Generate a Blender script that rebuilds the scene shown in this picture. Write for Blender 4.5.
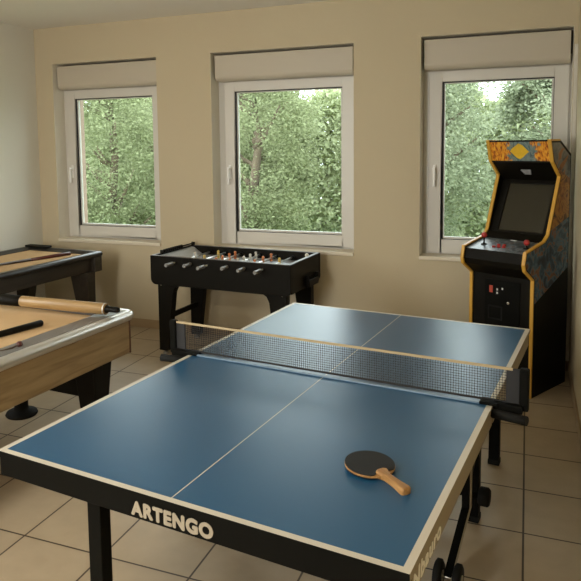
import bpy, bmesh, math, random
import numpy as np
from mathutils import Vector, Matrix
random.seed(7)
for o in list(bpy.data.objects):
    bpy.data.objects.remove(o, do_unlink=True)
S = bpy.context.scene
COL = S.collection
R_ = math.radians

# ------------------------------------------------------------------ camera
cam = bpy.data.cameras.new('camera')
co = bpy.data.objects.new('camera', cam); COL.objects.link(co)
RX = (0.92772273, 0.37298281, -0.01464128)
RY = (0.02143193, -0.09238542, -0.99549264)
RZ = (-0.37265429, 0.92322736, -0.0937018)
co.matrix_world = Matrix(((RX[0], -RY[0], -RZ[0], 0), (RX[1], -RY[1], -RZ[1], 0),
                          (RX[2], -RY[2], -RZ[2], 1.8), (0, 0, 0, 1)))
cam.sensor_width = 36; cam.lens = 36 * 664.4 / 581
cam.shift_x = (290.5 - 259.2) / 581; cam.shift_y = (205.8 - 290.5) / 581
cam.clip_start = .02; cam.clip_end = 200
S.camera = co

# ------------------------------------------------------------------ world, lights, exposure
W_ = bpy.data.worlds.new('overcast_sky'); S.world = W_; W_.use_nodes = True
bg = W_.node_tree.nodes['Background']
bg.inputs[0].default_value = (.88, .95, 1.0, 1); bg.inputs[1].default_value = 8.2
def area(name, loc, target, sx, sy, energy, color):
    l = bpy.data.lights.new(name, 'AREA'); l.shape = 'RECTANGLE'; l.size = sx; l.size_y = sy
    l.energy = energy; l.color = color
    o = bpy.data.objects.new(name, l); COL.objects.link(o); o.location = loc
    o.rotation_euler = (Vector(target) - Vector(loc)).to_track_quat('-Z', 'Y').to_euler()
    return o
# daylight through the window in the left wall behind the camera; the front lamp is an added fill for the left wall
area('window_daylight_left', (-4.60, 2.05, 1.75), (-1.4, 2.3, .4), 1.0, 1.4, 30, (1, .97, .92))
area('front_fill_light', (-2.42, -1.5, 1.75), (-4.69, 4.6, 1.2), 1.0, 1.4, 125, (1, .98, .94))
area('ceiling_panel_light', (-2.3, -.25, 2.90), (-2.3, -.25, 0), .56, .56, 66, (1, .95, .86))
S.view_settings.view_transform = 'Standard'; S.view_settings.look = 'None'
S.view_settings.gamma = 1; S.view_settings.use_curve_mapping = False
S.view_settings.exposure = -.36

# ------------------------------------------------------------------ materials
def mat(name, col, rough=.6, metal=0, spec=.5, bump=0, bscale=60, var=0, vscale=6, coat=0):
    m = bpy.data.materials.new(name); m.use_nodes = True
    nt = m.node_tree; b = nt.nodes['Principled BSDF']
    b.inputs['Base Color'].default_value = (*col, 1); b.inputs['Roughness'].default_value = rough
    b.inputs['Metallic'].default_value = metal; b.inputs['Specular IOR Level'].default_value = spec
    if coat: b.inputs['Coat Weight'].default_value = coat
    tc = nt.nodes.new('ShaderNodeTexCoord')
    if var:
        n = nt.nodes.new('ShaderNodeTexNoise'); n.inputs['Scale'].default_value = vscale; n.inputs['Detail'].default_value = 4
        nt.links.new(tc.outputs['Object'], n.inputs['Vector'])
        mx = nt.nodes.new('ShaderNodeMix'); mx.data_type = 'RGBA'
        mx.inputs[6].default_value = (*[c * (1 - var) for c in col], 1)
        mx.inputs[7].default_value = (*[min(1, c * (1 + var)) for c in col], 1)
        nt.links.new(n.outputs['Fac'], mx.inputs[0]); nt.links.new(mx.outputs[2], b.inputs['Base Color'])
    if bump:
        n2 = nt.nodes.new('ShaderNodeTexNoise'); n2.inputs['Scale'].default_value = bscale; n2.inputs['Detail'].default_value = 3
        nt.links.new(tc.outputs['Object'], n2.inputs['Vector'])
        bp = nt.nodes.new('ShaderNodeBump'); bp.inputs['Strength'].default_value = bump; bp.inputs['Distance'].default_value = .01
        nt.links.new(n2.outputs['Fac'], bp.inputs['Height']); nt.links.new(bp.outputs['Normal'], b.inputs['Normal'])
    return m

def wood(name, c1, c2, scale=(1.2, 12, 12), rough=.5):
    m = mat(name, c1, rough); nt = m.node_tree; b = nt.nodes['Principled BSDF']
    tc = nt.nodes.new('ShaderNodeTexCoord'); mp = nt.nodes.new('ShaderNodeMapping')
    mp.inputs['Scale'].default_value = scale
    n = nt.nodes.new('ShaderNodeTexNoise'); n.inputs['Scale'].default_value = 3; n.inputs['Detail'].default_value = 7; n.inputs['Distortion'].default_value = .6
    r = nt.nodes.new('ShaderNodeValToRGB')
    r.color_ramp.elements[0].position = .32; r.color_ramp.elements[0].color = (*c1, 1)
    r.color_ramp.elements[1].position = .68; r.color_ramp.elements[1].color = (*c2, 1)
    nt.links.new(tc.outputs['Object'], mp.inputs[0]); nt.links.new(mp.outputs[0], n.inputs['Vector'])
    nt.links.new(n.outputs['Fac'], r.inputs[0]); nt.links.new(r.outputs[0], b.inputs['Base Color'])
    return m

M = {}
M['wall'] = mat('beige_wall_paint', (.56, .475, .325), .85, spec=.2, bump=.12, bscale=90, var=.03, vscale=2)
M['ceiling'] = mat('white_ceiling_paint', (.80, .77, .70), .9, spec=.2, bump=.1, bscale=120)
M['reveal_lit'] = mat('lit_window_reveal', (.82, .77, .66), .8, spec=.2, bump=.1, bscale=90)  # daylight on the opening sides is worked into this lighter colour
M['wall_lit'] = mat('lit_wall_paint', (.74, .72, .64), .85, spec=.2, bump=.12, bscale=90)  # same wall paint, lightened for the daylight falling on the left wall
M['outer'] = mat('pinkish_outer_render', (.34, .25, .19), .9, spec=.1, bump=.4, bscale=80, var=.12, vscale=20)
M['upvc'] = mat('white_window_plastic', (.66, .63, .57), .38)
M['box'] = mat('shutter_box_plastic', (.52, .46, .36), .5)
M['handlewhite'] = mat('white_handle_paint', (.86, .85, .82), .3)
M['gasket'] = mat('black_rubber_gasket', (.015, .015, .015), .6)
M['chrome'] = mat('chrome', (.7, .68, .64), .22, 1)
M['sill'] = mat('stone_window_sill', (.70, .62, .48), .45)
M['base'] = mat('tile_baseboard', (.36, .26, .15), .45, var=.08)
M['trim'] = mat('pale_trim_paint', (.66, .62, .54), .5)
M['black'] = mat('black_laminate', (.006, .005, .003), .5, spec=.12)
M['blackmetal'] = mat('black_powder_coat', (.005, .005, .004), .55, spec=.06, bump=.1, bscale=400)
M['rubber'] = mat('black_rubber', (.008, .008, .007), .75, spec=.2)
M['greymetal'] = mat('brushed_grey_metal', (.42, .40, .35), .35, 1)
M['tblue'] = mat('blue_table_coating', (.016, .084, .178), .30, spec=.46, bump=.06, bscale=900, var=.06, vscale=300)
M['tline'] = mat('white_table_line', (.58, .53, .43), .45)
M['tside'] = mat('tan_steel_side_frame', (.25, .20, .12), .5, var=.05)
M['letter'] = mat('pale_lettering', (.36, .31, .23), .6)
M['sideletter'] = mat('white_lettering', (.80, .76, .66), .6)
M['net'] = mat('black_net_cord', (.02, .02, .022), .8)
M['tape'] = mat('cream_net_tape', (.46, .36, .21), .7)
M['highlight_blue'] = mat('blue_grey_edge_highlight', (.16, .24, .33), .35)
M['prubber'] = mat('charcoal_pimpled_rubber', (.016, .015, .014), .6, spec=.2, bump=.4, bscale=900)
M['pwood'] = wood('paddle_wood', (.26, .12, .03), (.46, .25, .085), (3, 30, 30), .45)
M['oak'] = wood('oak_veneer', (.25, .165, .075), (.38, .265, .13), (9, .9, 9), .5)
M['oakdark'] = mat('brown_corner_seam', (.10, .04, .02), .5)
M['cloth'] = mat('tan_felt', (.54, .36, .19), .95, spec=.1, bump=.15, bscale=500, var=.05, vscale=14)
M['cushion'] = mat('grey_cushion_cover', (.13, .12, .11), .36)
M['silver'] = mat('satin_silver_rail', (.70, .68, .64), .36, .8)
M['dwood'] = wood('dark_stained_wood', (.018, .013, .008), (.036, .027, .018), (8, .8, 8), .42)
M['dcush'] = mat('dark_rail_top', (.022, .021, .019), .3)
M['cuered'] = mat('dark_red_lacquer', (.075, .014, .010), .35)
M['cuewood'] = mat('dark_cue_shaft', (.06, .035, .02), .35)
M['rollwood'] = wood('pale_turned_wood', (.25, .15, .055), (.37, .235, .10), (2, 20, 20), .4)
M['field'] = mat('pale_grey_playfield', (.50, .52, .54), .3)
M['rod'] = mat('steel_rod', (.66, .64, .60), .28, 1)
M['grip'] = mat('grey_plastic_grip', (.24, .235, .22), .35)
M['man1'] = mat('orange_figure', (.62, .20, .06), .45)
M['man2'] = mat('white_figure', (.70, .66, .58), .45)
M['man3'] = mat('yellow_figure', (.72, .50, .12), .45)
M['mold'] = mat('yellow_t_molding', (.66, .36, .045), .4)
M['screen'] = mat('dark_olive_screen_glass', (.035, .030, .018), .16, spec=.5)
M['red'] = mat('red_plastic', (.42, .03, .025), .35)
M['redlit'] = mat('red_coin_button', (.45, .06, .03), .4)
M['white'] = mat('white_sticker', (.75, .75, .72), .5)
M['bark'] = mat('grey_brown_bark', (.16, .12, .08), .9, bump=.5, bscale=30, var=.3)
M['grass'] = mat('lawn_grass', (.10, .17, .05), .95, var=.3, vscale=3)

def floor_material():
    m = mat('beige_ceramic_tiles', (.5, .4, .28), .46, spec=.32); nt = m.node_tree; b = nt.nodes['Principled BSDF']
    tc = nt.nodes.new('ShaderNodeTexCoord'); mp = nt.nodes.new('ShaderNodeMapping')
    mp.inputs['Location'].default_value = (-.02, -3.13, 0)
    br = nt.nodes.new('ShaderNodeTexBrick'); br.offset = 0; br.squash = 1
    br.inputs['Scale'].default_value = 1; br.inputs['Brick Width'].default_value = .43; br.inputs['Row Height'].default_value = .413
    br.inputs['Mortar Size'].default_value = .0048; br.inputs['Mortar Smooth'].default_value = .15; br.inputs['Bias'].default_value = 0
    br.inputs['Color1'].default_value = (.50, .40, .27, 1); br.inputs['Color2'].default_value = (.465, .37, .25, 1)
    br.inputs['Mortar'].default_value = (.085, .062, .040, 1)
    n = nt.nodes.new('ShaderNodeTexNoise'); n.inputs['Scale'].default_value = 7; n.inputs['Detail'].default_value = 6
    mx = nt.nodes.new('ShaderNodeMix'); mx.data_type = 'RGBA'; mx.blend_type = 'MULTIPLY'; mx.inputs[0].default_value = 1
    r = nt.nodes.new('ShaderNodeValToRGB'); r.color_ramp.elements[0].color = (.80, .78, .75, 1); r.color_ramp.elements[1].color = (1.1, 1.1, 1.1, 1)
    nt.links.new(tc.outputs['Object'], mp.inputs[0]); nt.links.new(mp.outputs[0], br.inputs['Vector'])
    nt.links.new(tc.outputs['Object'], n.inputs['Vector']); nt.links.new(n.outputs['Fac'], r.inputs[0])
    nt.links.new(br.outputs['Color'], mx.inputs[6]); nt.links.new(r.outputs[0], mx.inputs[7]); nt.links.new(mx.outputs[2], b.inputs['Base Color'])
    bp = nt.nodes.new('ShaderNodeBump'); bp.inputs['Strength'].default_value = .4; bp.inputs['Distance'].default_value = .004; bp.invert = True
    nt.links.new(br.outputs['Fac'], bp.inputs['Height']); nt.links.new(bp.outputs['Normal'], b.inputs['Normal'])
    return m
M['floor'] = floor_material()

def glass_material():
    m = bpy.data.materials.new('window_glass'); m.use_nodes = True; nt = m.node_tree
    nt.nodes.remove(nt.nodes['Principled BSDF']); out = nt.nodes['Material Output']
    t = nt.nodes.new('ShaderNodeBsdfTransparent'); t.inputs[0].default_value = (.93, .96, .94, 1)
    g = nt.nodes.new('ShaderNodeBsdfGlossy'); g.inputs['Roughness'].default_value = .03
    f = nt.nodes.new('ShaderNodeFresnel'); f.inputs[0].default_value = 1.22
    mx = nt.nodes.new('ShaderNodeMixShader')
    nt.links.new(f.outputs[0], mx.inputs[0]); nt.links.new(t.outputs[0], mx.inputs[1]); nt.links.new(g.outputs[0], mx.inputs[2])
    nt.links.new(mx.outputs[0], out.inputs[0])
    return m
M['glass'] = glass_material()

def leaf_material(name, c1, c2):
    m = bpy.data.materials.new(name); m.use_nodes = True; nt = m.node_tree
    nt.nodes.remove(nt.nodes['Principled BSDF']); out = nt.nodes['Material Output']
    g = nt.nodes.new('ShaderNodeNewGeometry'); r = nt.nodes.new('ShaderNodeValToRGB')
    r.color_ramp.elements[0].color = (*c1, 1); r.color_ramp.elements[1].color = (*c2, 1)
    d = nt.nodes.new('ShaderNodeBsdfDiffuse'); t = nt.nodes.new('ShaderNodeBsdfTranslucent'); mx = nt.nodes.new('ShaderNodeMixShader')
    mx.inputs[0].default_value = .45
    nt.links.new(g.outputs['Random Per Island'], r.inputs[0])
    nt.links.new(r.outputs[0], d.inputs[0]); nt.links.new(r.outputs[0], t.inputs[0])
    nt.links.new(d.outputs[0], mx.inputs[1]); nt.links.new(t.outputs[0], mx.inputs[2]); nt.links.new(mx.outputs[0], out.inputs[0])
    return m
M['leafA'] = leaf_material('sage_green_leaves', (.26, .29, .155), (.36, .395, .225))
M['leafC'] = leaf_material('lightened_hedge_leaves', (.44, .48, .29), (.58, .62, .40))  # leaf colour lightened to offset the shade inside the dense hedge
M['leafB'] = leaf_material('blue_green_leaves', (.27, .305, .195), (.37, .405, .275))

def art_material(name, cols, scale, dist=1.5, seedv=0.0, stretch=(1, 1, 1), rough=.35):
    m = mat(name, cols[0][1], rough); nt = m.node_tree; b = nt.nodes['Principled BSDF']
    tc = nt.nodes.new('ShaderNodeTexCoord'); mp = nt.nodes.new('ShaderNodeMapping')
    mp.inputs['Location'].default_value = (seedv, seedv * 1.7, seedv * .6); mp.inputs['Scale'].default_value = stretch
    n = nt.nodes.new('ShaderNodeTexNoise'); n.inputs['Scale'].default_value = scale; n.inputs['Detail'].default_value = 5; n.inputs['Distortion'].default_value = dist
    r = nt.nodes.new('ShaderNodeValToRGB'); e = r.color_ramp.elements
    while len(e) < len(cols): e.new(.5)
    for i, (p, c) in enumerate(cols): e[i].position = p; e[i].color = (*c, 1)
    nt.links.new(tc.outputs['Object'], mp.inputs[0]); nt.links.new(mp.outputs[0], n.inputs['Vector'])
    nt.links.new(n.outputs['Fac'], r.inputs[0]); nt.links.new(r.outputs[0], b.inputs['Base Color'])
    return m
def marquee_material():
    m = art_material('marquee_print', [(.34, (.05, .10, .11)), (.46, (.12, .19, .19)), (.54, (.22, .28, .26)), (.66, (.06, .10, .11))], 22, 1.0, 3.1, (1, 1, .5))
    nt = m.node_tree; b = nt.nodes['Principled BSDF']; tc = nt.nodes['Texture Coordinate']
    teal = b.inputs['Base Color'].links[0].from_socket
    n = nt.nodes.new('ShaderNodeTexNoise'); n.inputs['Scale'].default_value = 55; n.inputs['Detail'].default_value = 4
    mp = nt.nodes.new('ShaderNodeMapping'); mp.inputs['Scale'].default_value = (1.6, 1, .55)
    r = nt.nodes.new('ShaderNodeValToRGB'); e = r.color_ramp.elements
    e[0].position = .36; e[0].color = (.20, .03, .006, 1); e[1].position = .62; e[1].color = (.85, .45, .04, 1); x = e.new(.48); x.color = (.72, .24, .02, 1)
    nt.links.new(tc.outputs['Object'], mp.inputs[0]); nt.links.new(mp.outputs[0], n.inputs['Vector']); nt.links.new(n.outputs['Fac'], r.inputs[0])
    # two flame fields left and right of the emblem, broken up by noise
    sx = nt.nodes.new('ShaderNodeSeparateXYZ'); nt.links.new(tc.outputs['Object'], sx.inputs[0])
    a = nt.nodes.new('ShaderNodeMath'); a.operation = 'ADD'; a.inputs[1].default_value = .2325; nt.links.new(sx.outputs[0], a.inputs[0])
    ab = nt.nodes.new('ShaderNodeMath'); ab.operation = 'ABSOLUTE'; nt.links.new(a.outputs[0], ab.inputs[0])
    n2 = nt.nodes.new('ShaderNodeTexNoise'); n2.inputs['Scale'].default_value = 26; n2.inputs['Detail'].default_value = 5; nt.links.new(tc.outputs['Object'], n2.inputs['Vector'])
    k = nt.nodes.new('ShaderNodeMath'); k.operation = 'MULTIPLY_ADD'; k.inputs[1].default_value = .26; nt.links.new(n2.outputs['Fac'], k.inputs[0]); nt.links.new(ab.outputs[0], k.inputs[2])
    st = nt.nodes.new('ShaderNodeMapRange'); st.inputs[1].default_value = .222; st.inputs[2].default_value = .245; nt.links.new(k.outputs[0], st.inputs[0])
    mx = nt.nodes.new('ShaderNodeMix'); mx.data_type = 'RGBA'
    nt.links.new(st.outputs[0], mx.inputs[0]); nt.links.new(teal, mx.inputs[6]); nt.links.new(r.outputs[0], mx.inputs[7]); nt.links.new(mx.outputs[2], b.inputs['Base Color'])
    return m
M['marquee'] = marquee_material()
M['logo'] = mat('yellow_logo_print', (.78, .48, .03), .35, var=.12, vscale=60)
M['cpanel'] = art_material('control_panel_print', [(.38, (.035, .045, .055)), (.5, (.12, .15, .17)), (.58, (.20, .22, .23)), (.66, (.10, .035, .02))], 16, 1.5, 1.2)
M['artgrey'] = art_material('side_art_grey', [(.34, (.06, .065, .065)), (.47, (.16, .16, .15)), (.56, (.24, .22, .19)), (.64, (.36, .13, .03))], 6, 2.0, .7)
M['artorange'] = art_material('side_art_orange', [(.33, (.06, .02, .006)), (.46, (.32, .12, .02)), (.56, (.46, .22, .03)), (.68, (.14, .045, .012))], 9, 2.4, 2.2)
M['artflame'] = art_material('side_art_flame', [(.33, (.12, .035, .01)), (.5, (.36, .13, .025)), (.65, (.22, .08, .02))], 12, 2.0, 5.1)
M['artblue'] = art_material('side_art_blue', [(.34, (.006, .015, .03)), (.46, (.03, .08, .13)), (.55, (.08, .16, .21)), (.61, (.26, .09, .03)), (.74, (.03, .03, .03))], 9, 2.2, 4.4)

# ------------------------------------------------------------------ mesh helpers
class MB:
    def __init__(s): s.v = []; s.f = []; s.m = []; s.sm = []
    def add(s, vs, fs, mi=0, smooth=False, xf=None):
        b = len(s.v)
        s.v += [tuple(xf @ Vector(v)) if xf else tuple(v) for v in vs]
        s.f += [tuple(b + i for i in f) for f in fs]; s.m += [mi] * len(fs); s.sm += [smooth] * len(fs)
        return s
    def box(s, x0, x1, y0, y1, z0, z1, mi=0, xf=None):
        return s.add([(x0, y0, z0), (x1, y0, z0), (x1, y1, z0), (x0, y1, z0), (x0, y0, z1), (x1, y0, z1), (x1, y1, z1), (x0, y1, z1)],
                     [(0, 3, 2, 1), (4, 5, 6, 7), (0, 1, 5, 4), (1, 2, 6, 5), (2, 3, 7, 6), (3, 0, 4, 7)], mi, False, xf)
    def hexa(s, lo, hi, mi=0):   # two quads of four points each
        return s.add(list(lo) + list(hi), [(0, 3, 2, 1), (4, 5, 6, 7), (0, 1, 5, 4), (1, 2, 6, 5), (2, 3, 7, 6), (3, 0, 4, 7)], mi)
    def prism(s, poly, a0, a1, axis='x', mi=0, smooth=False, cap=None):
        n = len(poly)
        def pt(p, a):
            return {'x': (a, p[0], p[1]), 'y': (p[0], a, p[1]), 'z': (p[0], p[1], a)}[axis]
        vs = [pt(p, a0) for p in poly] + [pt(p, a1) for p in poly]
        s.add(vs, [(i, (i + 1) % n, n + (i + 1) % n, n + i) for i in range(n)], mi, smooth)
        s.add(vs, [tuple(range(n))[::-1], tuple(range(n, 2 * n))], mi if cap is None else cap)
        return s
    def tube(s, p0, p1, r0, r1=None, n=16, mi=0, cap=True):
        r1 = r0 if r1 is None else r1
        p0 = Vector(p0); p1 = Vector(p1); d = (p1 - p0).normalized()
        a = d.orthogonal().normalized(); b = d.cross(a)
        vs = []
        for p, r in ((p0, r0), (p1, r1)):
            vs += [p + a * r * math.cos(2 * math.pi * i / n) + b * r * math.sin(2 * math.pi * i / n) for i in range(n)]
        s.add(vs, [(i, (i + 1) % n, n + (i + 1) % n, n + i) for i in range(n)], mi, True)
        if cap: s.add(vs, [tuple(range(n))[::-1], tuple(range(n, 2 * n))], mi)
        return s
    def lathe(s, prof, p0, axis=(0, 0, 1), n=24, mi=0):     # prof: (radius, distance along axis)
        p0 = Vector(p0); d = Vector(axis).normalized(); a = d.orthogonal().normalized(); b = d.cross(a)
        vs = []
        for r, h in prof:
            r = max(r, 1e-5)
            vs += [p0 + d * h + a * r * math.cos(2 * math.pi * i / n) + b * r * math.sin(2 * math.pi * i / n) for i in range(n)]
        fs = []
        for k in range(len(prof) - 1):
            fs += [(k * n + i, k * n + (i + 1) % n, (k + 1) * n + (i + 1) % n, (k + 1) * n + i) for i in range(n)]
        s.add(vs, fs, mi, True)
        s.add(vs, [tuple(range(n))[::-1], tuple(range((len(prof) - 1) * n, len(prof) * n))], mi)
        return s
    def path(s, pts, radii, n=10, mi=0):
        pts = [Vector(p) for p in pts]; vs = []
        ref = Vector((0, 0, 1))
        for i, p in enumerate(pts):
            d = (pts[min(i + 1, len(pts) - 1)] - pts[max(i - 1, 0)]).normalized()
            a = d.cross(ref); a = a.normalized() if a.length > 1e-3 else d.orthogonal().normalized()
            b = d.cross(a)
            vs += [p + (a * math.cos(2 * math.pi * k / n) + b * math.sin(2 * math.pi * k / n)) * radii[i] for k in range(n)]
        fs = []
        for j in range(len(pts) - 1):
            fs += [(j * n + k, j * n + (k + 1) % n, (j + 1) * n + (k + 1) % n, (j + 1) * n + k) for k in range(n)]
        s.add(vs, fs, mi, True)
        s.add(vs, [tuple(range(n))[::-1], tuple(range((len(pts) - 1) * n, len(pts) * n))], mi)
        return s
    def ball(s, c, r, mi=0, sc=(1, 1, 1)):
        n, k = 16, 10; vs = []
        for j in range(k + 1):
            t = math.pi * j / k; rr = max(math.sin(t), 1e-4)
            vs += [(c[0] + r * sc[0] * rr * math.cos(2 * math.pi * i / n), c[1] + r * sc[1] * rr * math.sin(2 * math.pi * i / n), c[2] + r * sc[2] * math.cos(t)) for i in range(n)]
        fs = []
        for j in range(k): fs += [(j * n + i, (j + 1) * n + i, (j + 1) * n + (i + 1) % n, j * n + (i + 1) % n) for i in range(n)]
        return s.add(vs, fs, mi, True)
    def build(s, name, mats, parent=None, bevel=0, seg=2, loc=None):
        if not isinstance(mats, (list, tuple)): mats = [mats]
        me = bpy.data.meshes.new(name); me.from_pydata(s.v, [], s.f)
        for m in mats: me.materials.append(M[m] if isinstance(m, str) else m)
        me.polygons.foreach_set('material_index', s.m); me.polygons.foreach_set('use_smooth', s.sm)
        bm = bmesh.new(); bm.from_mesh(me); bmesh.ops.remove_doubles(bm, verts=bm.verts, dist=1e-6)
        bmesh.ops.recalc_face_normals(bm, faces=bm.faces); bm.to_mesh(me); bm.free(); me.update()
        o = bpy.data.objects.new(name, me); COL.objects.link(o)
        if parent: o.parent = parent
        if loc: o.location = loc
        if bevel:
            b = o.modifiers.new('bevel', 'BEVEL'); b.width = bevel; b.segments = seg; b.limit_method = 'ANGLE'; b.angle_limit = R_(40)
        return o
def tag(o, label, cat, group=None, kind=None):
    o['label'] = label; o['category'] = cat
    if group: o['group'] = group
    if kind: o['kind'] = kind
    return o
def struct(o): o['kind'] = 'structure'; return o
def empty(name, loc, rz=0, label=None, cat=None, group=None):
    o = bpy.data.objects.new(name, None); COL.objects.link(o); o.location = loc; o.rotation_euler = (0, 0, rz); o.empty_display_size = .1
    if label: tag(o, label, cat, group)
    return o
def text_obj(name, body, size, material, parent, matrix, offset=0.0, depth=.0015, shear=0, sx=1.0):
    c = bpy.data.curves.new(name, 'FONT'); c.body = body; c.size = size; c.extrude = depth; c.shear = shear
    c.space_character = 1.12
    t = bpy.data.objects.new(name, c); COL.objects.link(t)
    dg = bpy.context.evaluated_depsgraph_get()
    me = bpy.data.meshes.new_from_object(t.evaluated_get(dg)); me.name = name
    bpy.data.objects.remove(t, do_unlink=True)
    if offset:      # heavier strokes: several slightly shifted copies of the outlines in one mesh
        b = bmesh.new()
        for k, (dx, dy) in enumerate(((0, 0), (1, 0), (-1, 0), (0, 1), (0, -1), (.7, .7), (-.7, -.7), (.7, -.7), (-.7, .7))):
            c2 = me.copy(); c2.transform(Matrix.Translation((dx * offset, dy * offset, k * 2e-5))); b.from_mesh(c2); bpy.data.meshes.remove(c2)
        b.to_mesh(me); b.free()
    me.transform(Matrix.Diagonal((sx, 1, 1, 1)))
    me.transform(matrix); me.materials.clear(); me.materials.append(M[material])
    o = bpy.data.objects.new(name, me); COL.objects.link(o); o.parent = parent
    return o

# ------------------------------------------------------------------ room
XL, XR, YB, YF, ZC = -4.69, .335, 5.55, -1.6, 2.985
struct(MB().box(XL - .3, XR + .3, YF - .3, YB + .49, -.12, 0).build('floor', 'floor'))
struct(MB().box(XL - .3, XR + .3, YF - .3, YB + .49, ZC, ZC + .15).build('ceiling', 'ceiling'))
OPEN = [(-4.475, -3.27, .84, 2.625), (-2.70, -1.368, .84, 2.625), (-.815, .305, .84, 2.635)]
def holed_wall(name, x0, x1, z0, z1, opens, y0, y1, mats, mi, xf=None, mb=None):
    m = mb or MB(); cx = x0
    for a, b, c, d in opens:
        m.box(cx, a, y0, y1, z0, z1, mi, xf); m.box(a, b, y0, y1, z0, c, mi, xf); m.box(a, b, y0, y1, d, z1, mi, xf); cx = b
    m.box(cx, x1, y0, y1, z0, z1, mi, xf)
    return m
wb = holed_wall('', XL, XR, 0, ZC, OPEN, YB, 5.74, None, 0)
holed_wall('', XL, XR, 0, ZC, OPEN, 5.74, 6.04, None, 1, mb=wb)
wb = struct(wb.build('wall_back', ['wall', 'outer', 'reveal_lit']))
for pl in wb.data.polygons:      # sides of the window openings, in the lightened colour
    if pl.material_index == 0 and (abs(pl.normal.x) > .9 or abs(pl.normal.z) > .9): pl.material_index = 2
# left wall with a window behind the camera's view; its local x runs along world y
RL = Matrix(((0, -1, 0, XL), (1, 0, 0, 0), (0, 0, 1, 0), (0, 0, 0, 1)))
struct(holed_wall('', YF, YB + .49, 0, ZC, [(1.45, 2.65, .95, 2.55)], 0, .3, None, 0, RL).build('wall_left', 'wall_lit'))
struct(MB().box(XR, XR + .3, YF, YB + .49, 0, ZC).build('wall_right', 'wall'))
RF = Matrix(((1, 0, 0, 0), (0, 1, 0, YF - .3), (0, 0, 1, 0), (0, 0, 0, 1)))
struct(holed_wall('', XL - .3, XR + .3, 0, ZC, [(-3.02, -1.82, .95, 2.55)], 0, .3, None, 0, RF).build('wall_front', 'wall'))
struct(MB().box(XL, XR, YB - .012, YB, 0, .085).build('baseboard_back', 'base', bevel=.003))
struct(MB().box(XR - .012, XR, YF, YB - .012, 0, .085).build('baseboard_right', 'base', bevel=.003))
struct(MB().box(XL, XL + .012, YF, YB - .012, 0, .085).build('baseboard_left', 'base', bevel=.003))
struct(MB().box(XR - .026, XR, YB - .022, YB, .085, 2.5).build('trim_1', 'trim', bevel=.004))

def make_window(name, op, boxed=True, xf=None, x_left=.045, x_right=.03):
    a, b, c, d = op
    root = empty(name, (0, 0, 0)); root['kind'] = 'structure'
    if xf is not None: root.matrix_world = xf
    ft = d if not boxed else 2.45
    def frame(mb, x0, x1, z0, z1, w, wr, wt, wb_, y0, y1, mi=0):
        mb.box(x0, x0 + w, y0, y1, z0, z1, mi); mb.box(x1 - wr, x1, y0, y1, z0, z1, mi)
        mb.box(x0 + w, x1 - wr, y0, y1, z1 - wt, z1, mi); mb.box(x0 + w, x1 - wr, y0, y1, z0, z0 + wb_, mi)
        return mb
    frame(MB(), a, b, c, ft, .07, .07, .09, .05, 5.715, 5.79).build('window_frame', 'upvc', root, .004)
    sx0, sx1, sz0, sz1 = a + x_left, b - x_right, c + .03, ft - .085 if boxed else ft - .03
    frame(MB(), sx0, sx1, sz0, sz1, .105, .105, .085, .105, 5.692, 5.765).build('window_sash', 'upvc', root, .006)
    gx0, gx1, gz0, gz1 = sx0 + .105, sx1 - .105, sz0 + .105, sz1 - .085
    frame(MB(), gx0, gx1, gz0, gz1, .014, .005, .009, .004, 5.705, 5.76).build('glazing_gasket', 'gasket', root)
    frame(MB(), gx0 + .014, gx1 - .005, gz0 + .004, gz1 - .009, .008, .012, .006, .016, 5.716, 5.75).build('glazing_bead', 'upvc', root)
    MB().box(gx0 + .006, gx1 - .006, 5.728, 5.734, gz0 + .006, gz1 - .006).build('pane', 'glass', root)
    h = MB(); hx = sx0 + .05
    h.box(hx - .012, hx + .012, 5.682, 5.692, 1.47, 1.60); h.tube((hx, 5.690, 1.565), (hx, 5.645, 1.565), .011)
    h.hexa([(hx - .011, 5.637, 1.58), (hx + .011, 5.637, 1.58), (hx + .011, 5.655, 1.58), (hx - .011, 5.655, 1.58)],
           [(hx - .008, 5.637, 1.42), (hx + .008, 5.637, 1.42), (hx + .008, 5.651, 1.42), (hx - .008, 5.651, 1.42)])
    h.build('window_handle', 'handlewhite', root, .004)
    MB().box(a, b, 5.53, 5.716, c - .018, c + .012).build('window_sill', 'sill', root, .004)
    if boxed:
        pr = []
        y0, y1, z0, z1 = 5.592, 5.80, 2.372, d - .022
        pr += [(y1, z1), (y0, z1)]
        pr += [(y0 + .05 - .05 * math.cos(t), z0 + .05 - .05 * math.sin(t)) for t in [math.pi / 2 * k / 8 for k in range(9)]]
        pr += [(y1, z0)]
        MB().prism(pr, a + .022, b - .018, 'x').build('roller_shutter_box', 'box', root, .003)
        MB().box(a, b, 5.80, 6.02, 2.37, d).build('roller_shutter_casing', 'gasket', root)
    return root
cl_ = empty('ceiling_light', (-2.3, -.25, ZC), 0, 'square ceiling light panel with a thin metal frame on the white ceiling', 'light')
m_ = MB(); e_ = .30
for a_, b_, c_, d_ in ((-e_ - .02, e_ + .02, -e_ - .02, -e_), (-e_ - .02, e_ + .02, e_, e_ + .02), (-e_ - .02, -e_, -e_, e_), (e_, e_ + .02, -e_, e_)): m_.box(a_, b_, c_, d_, -.095, 0)
m_.build('lamp_frame', 'trim', cl_)
MB().box(-e_, e_, -e_, e_, -.06, -.001).build('diffuser', 'ceiling', cl_)
make_window('window_1', OPEN[0]); make_window('window_2', OPEN[1], x_left=.065); make_window('window_3', OPEN[2], x_left=.05, x_right=.015)
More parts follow.
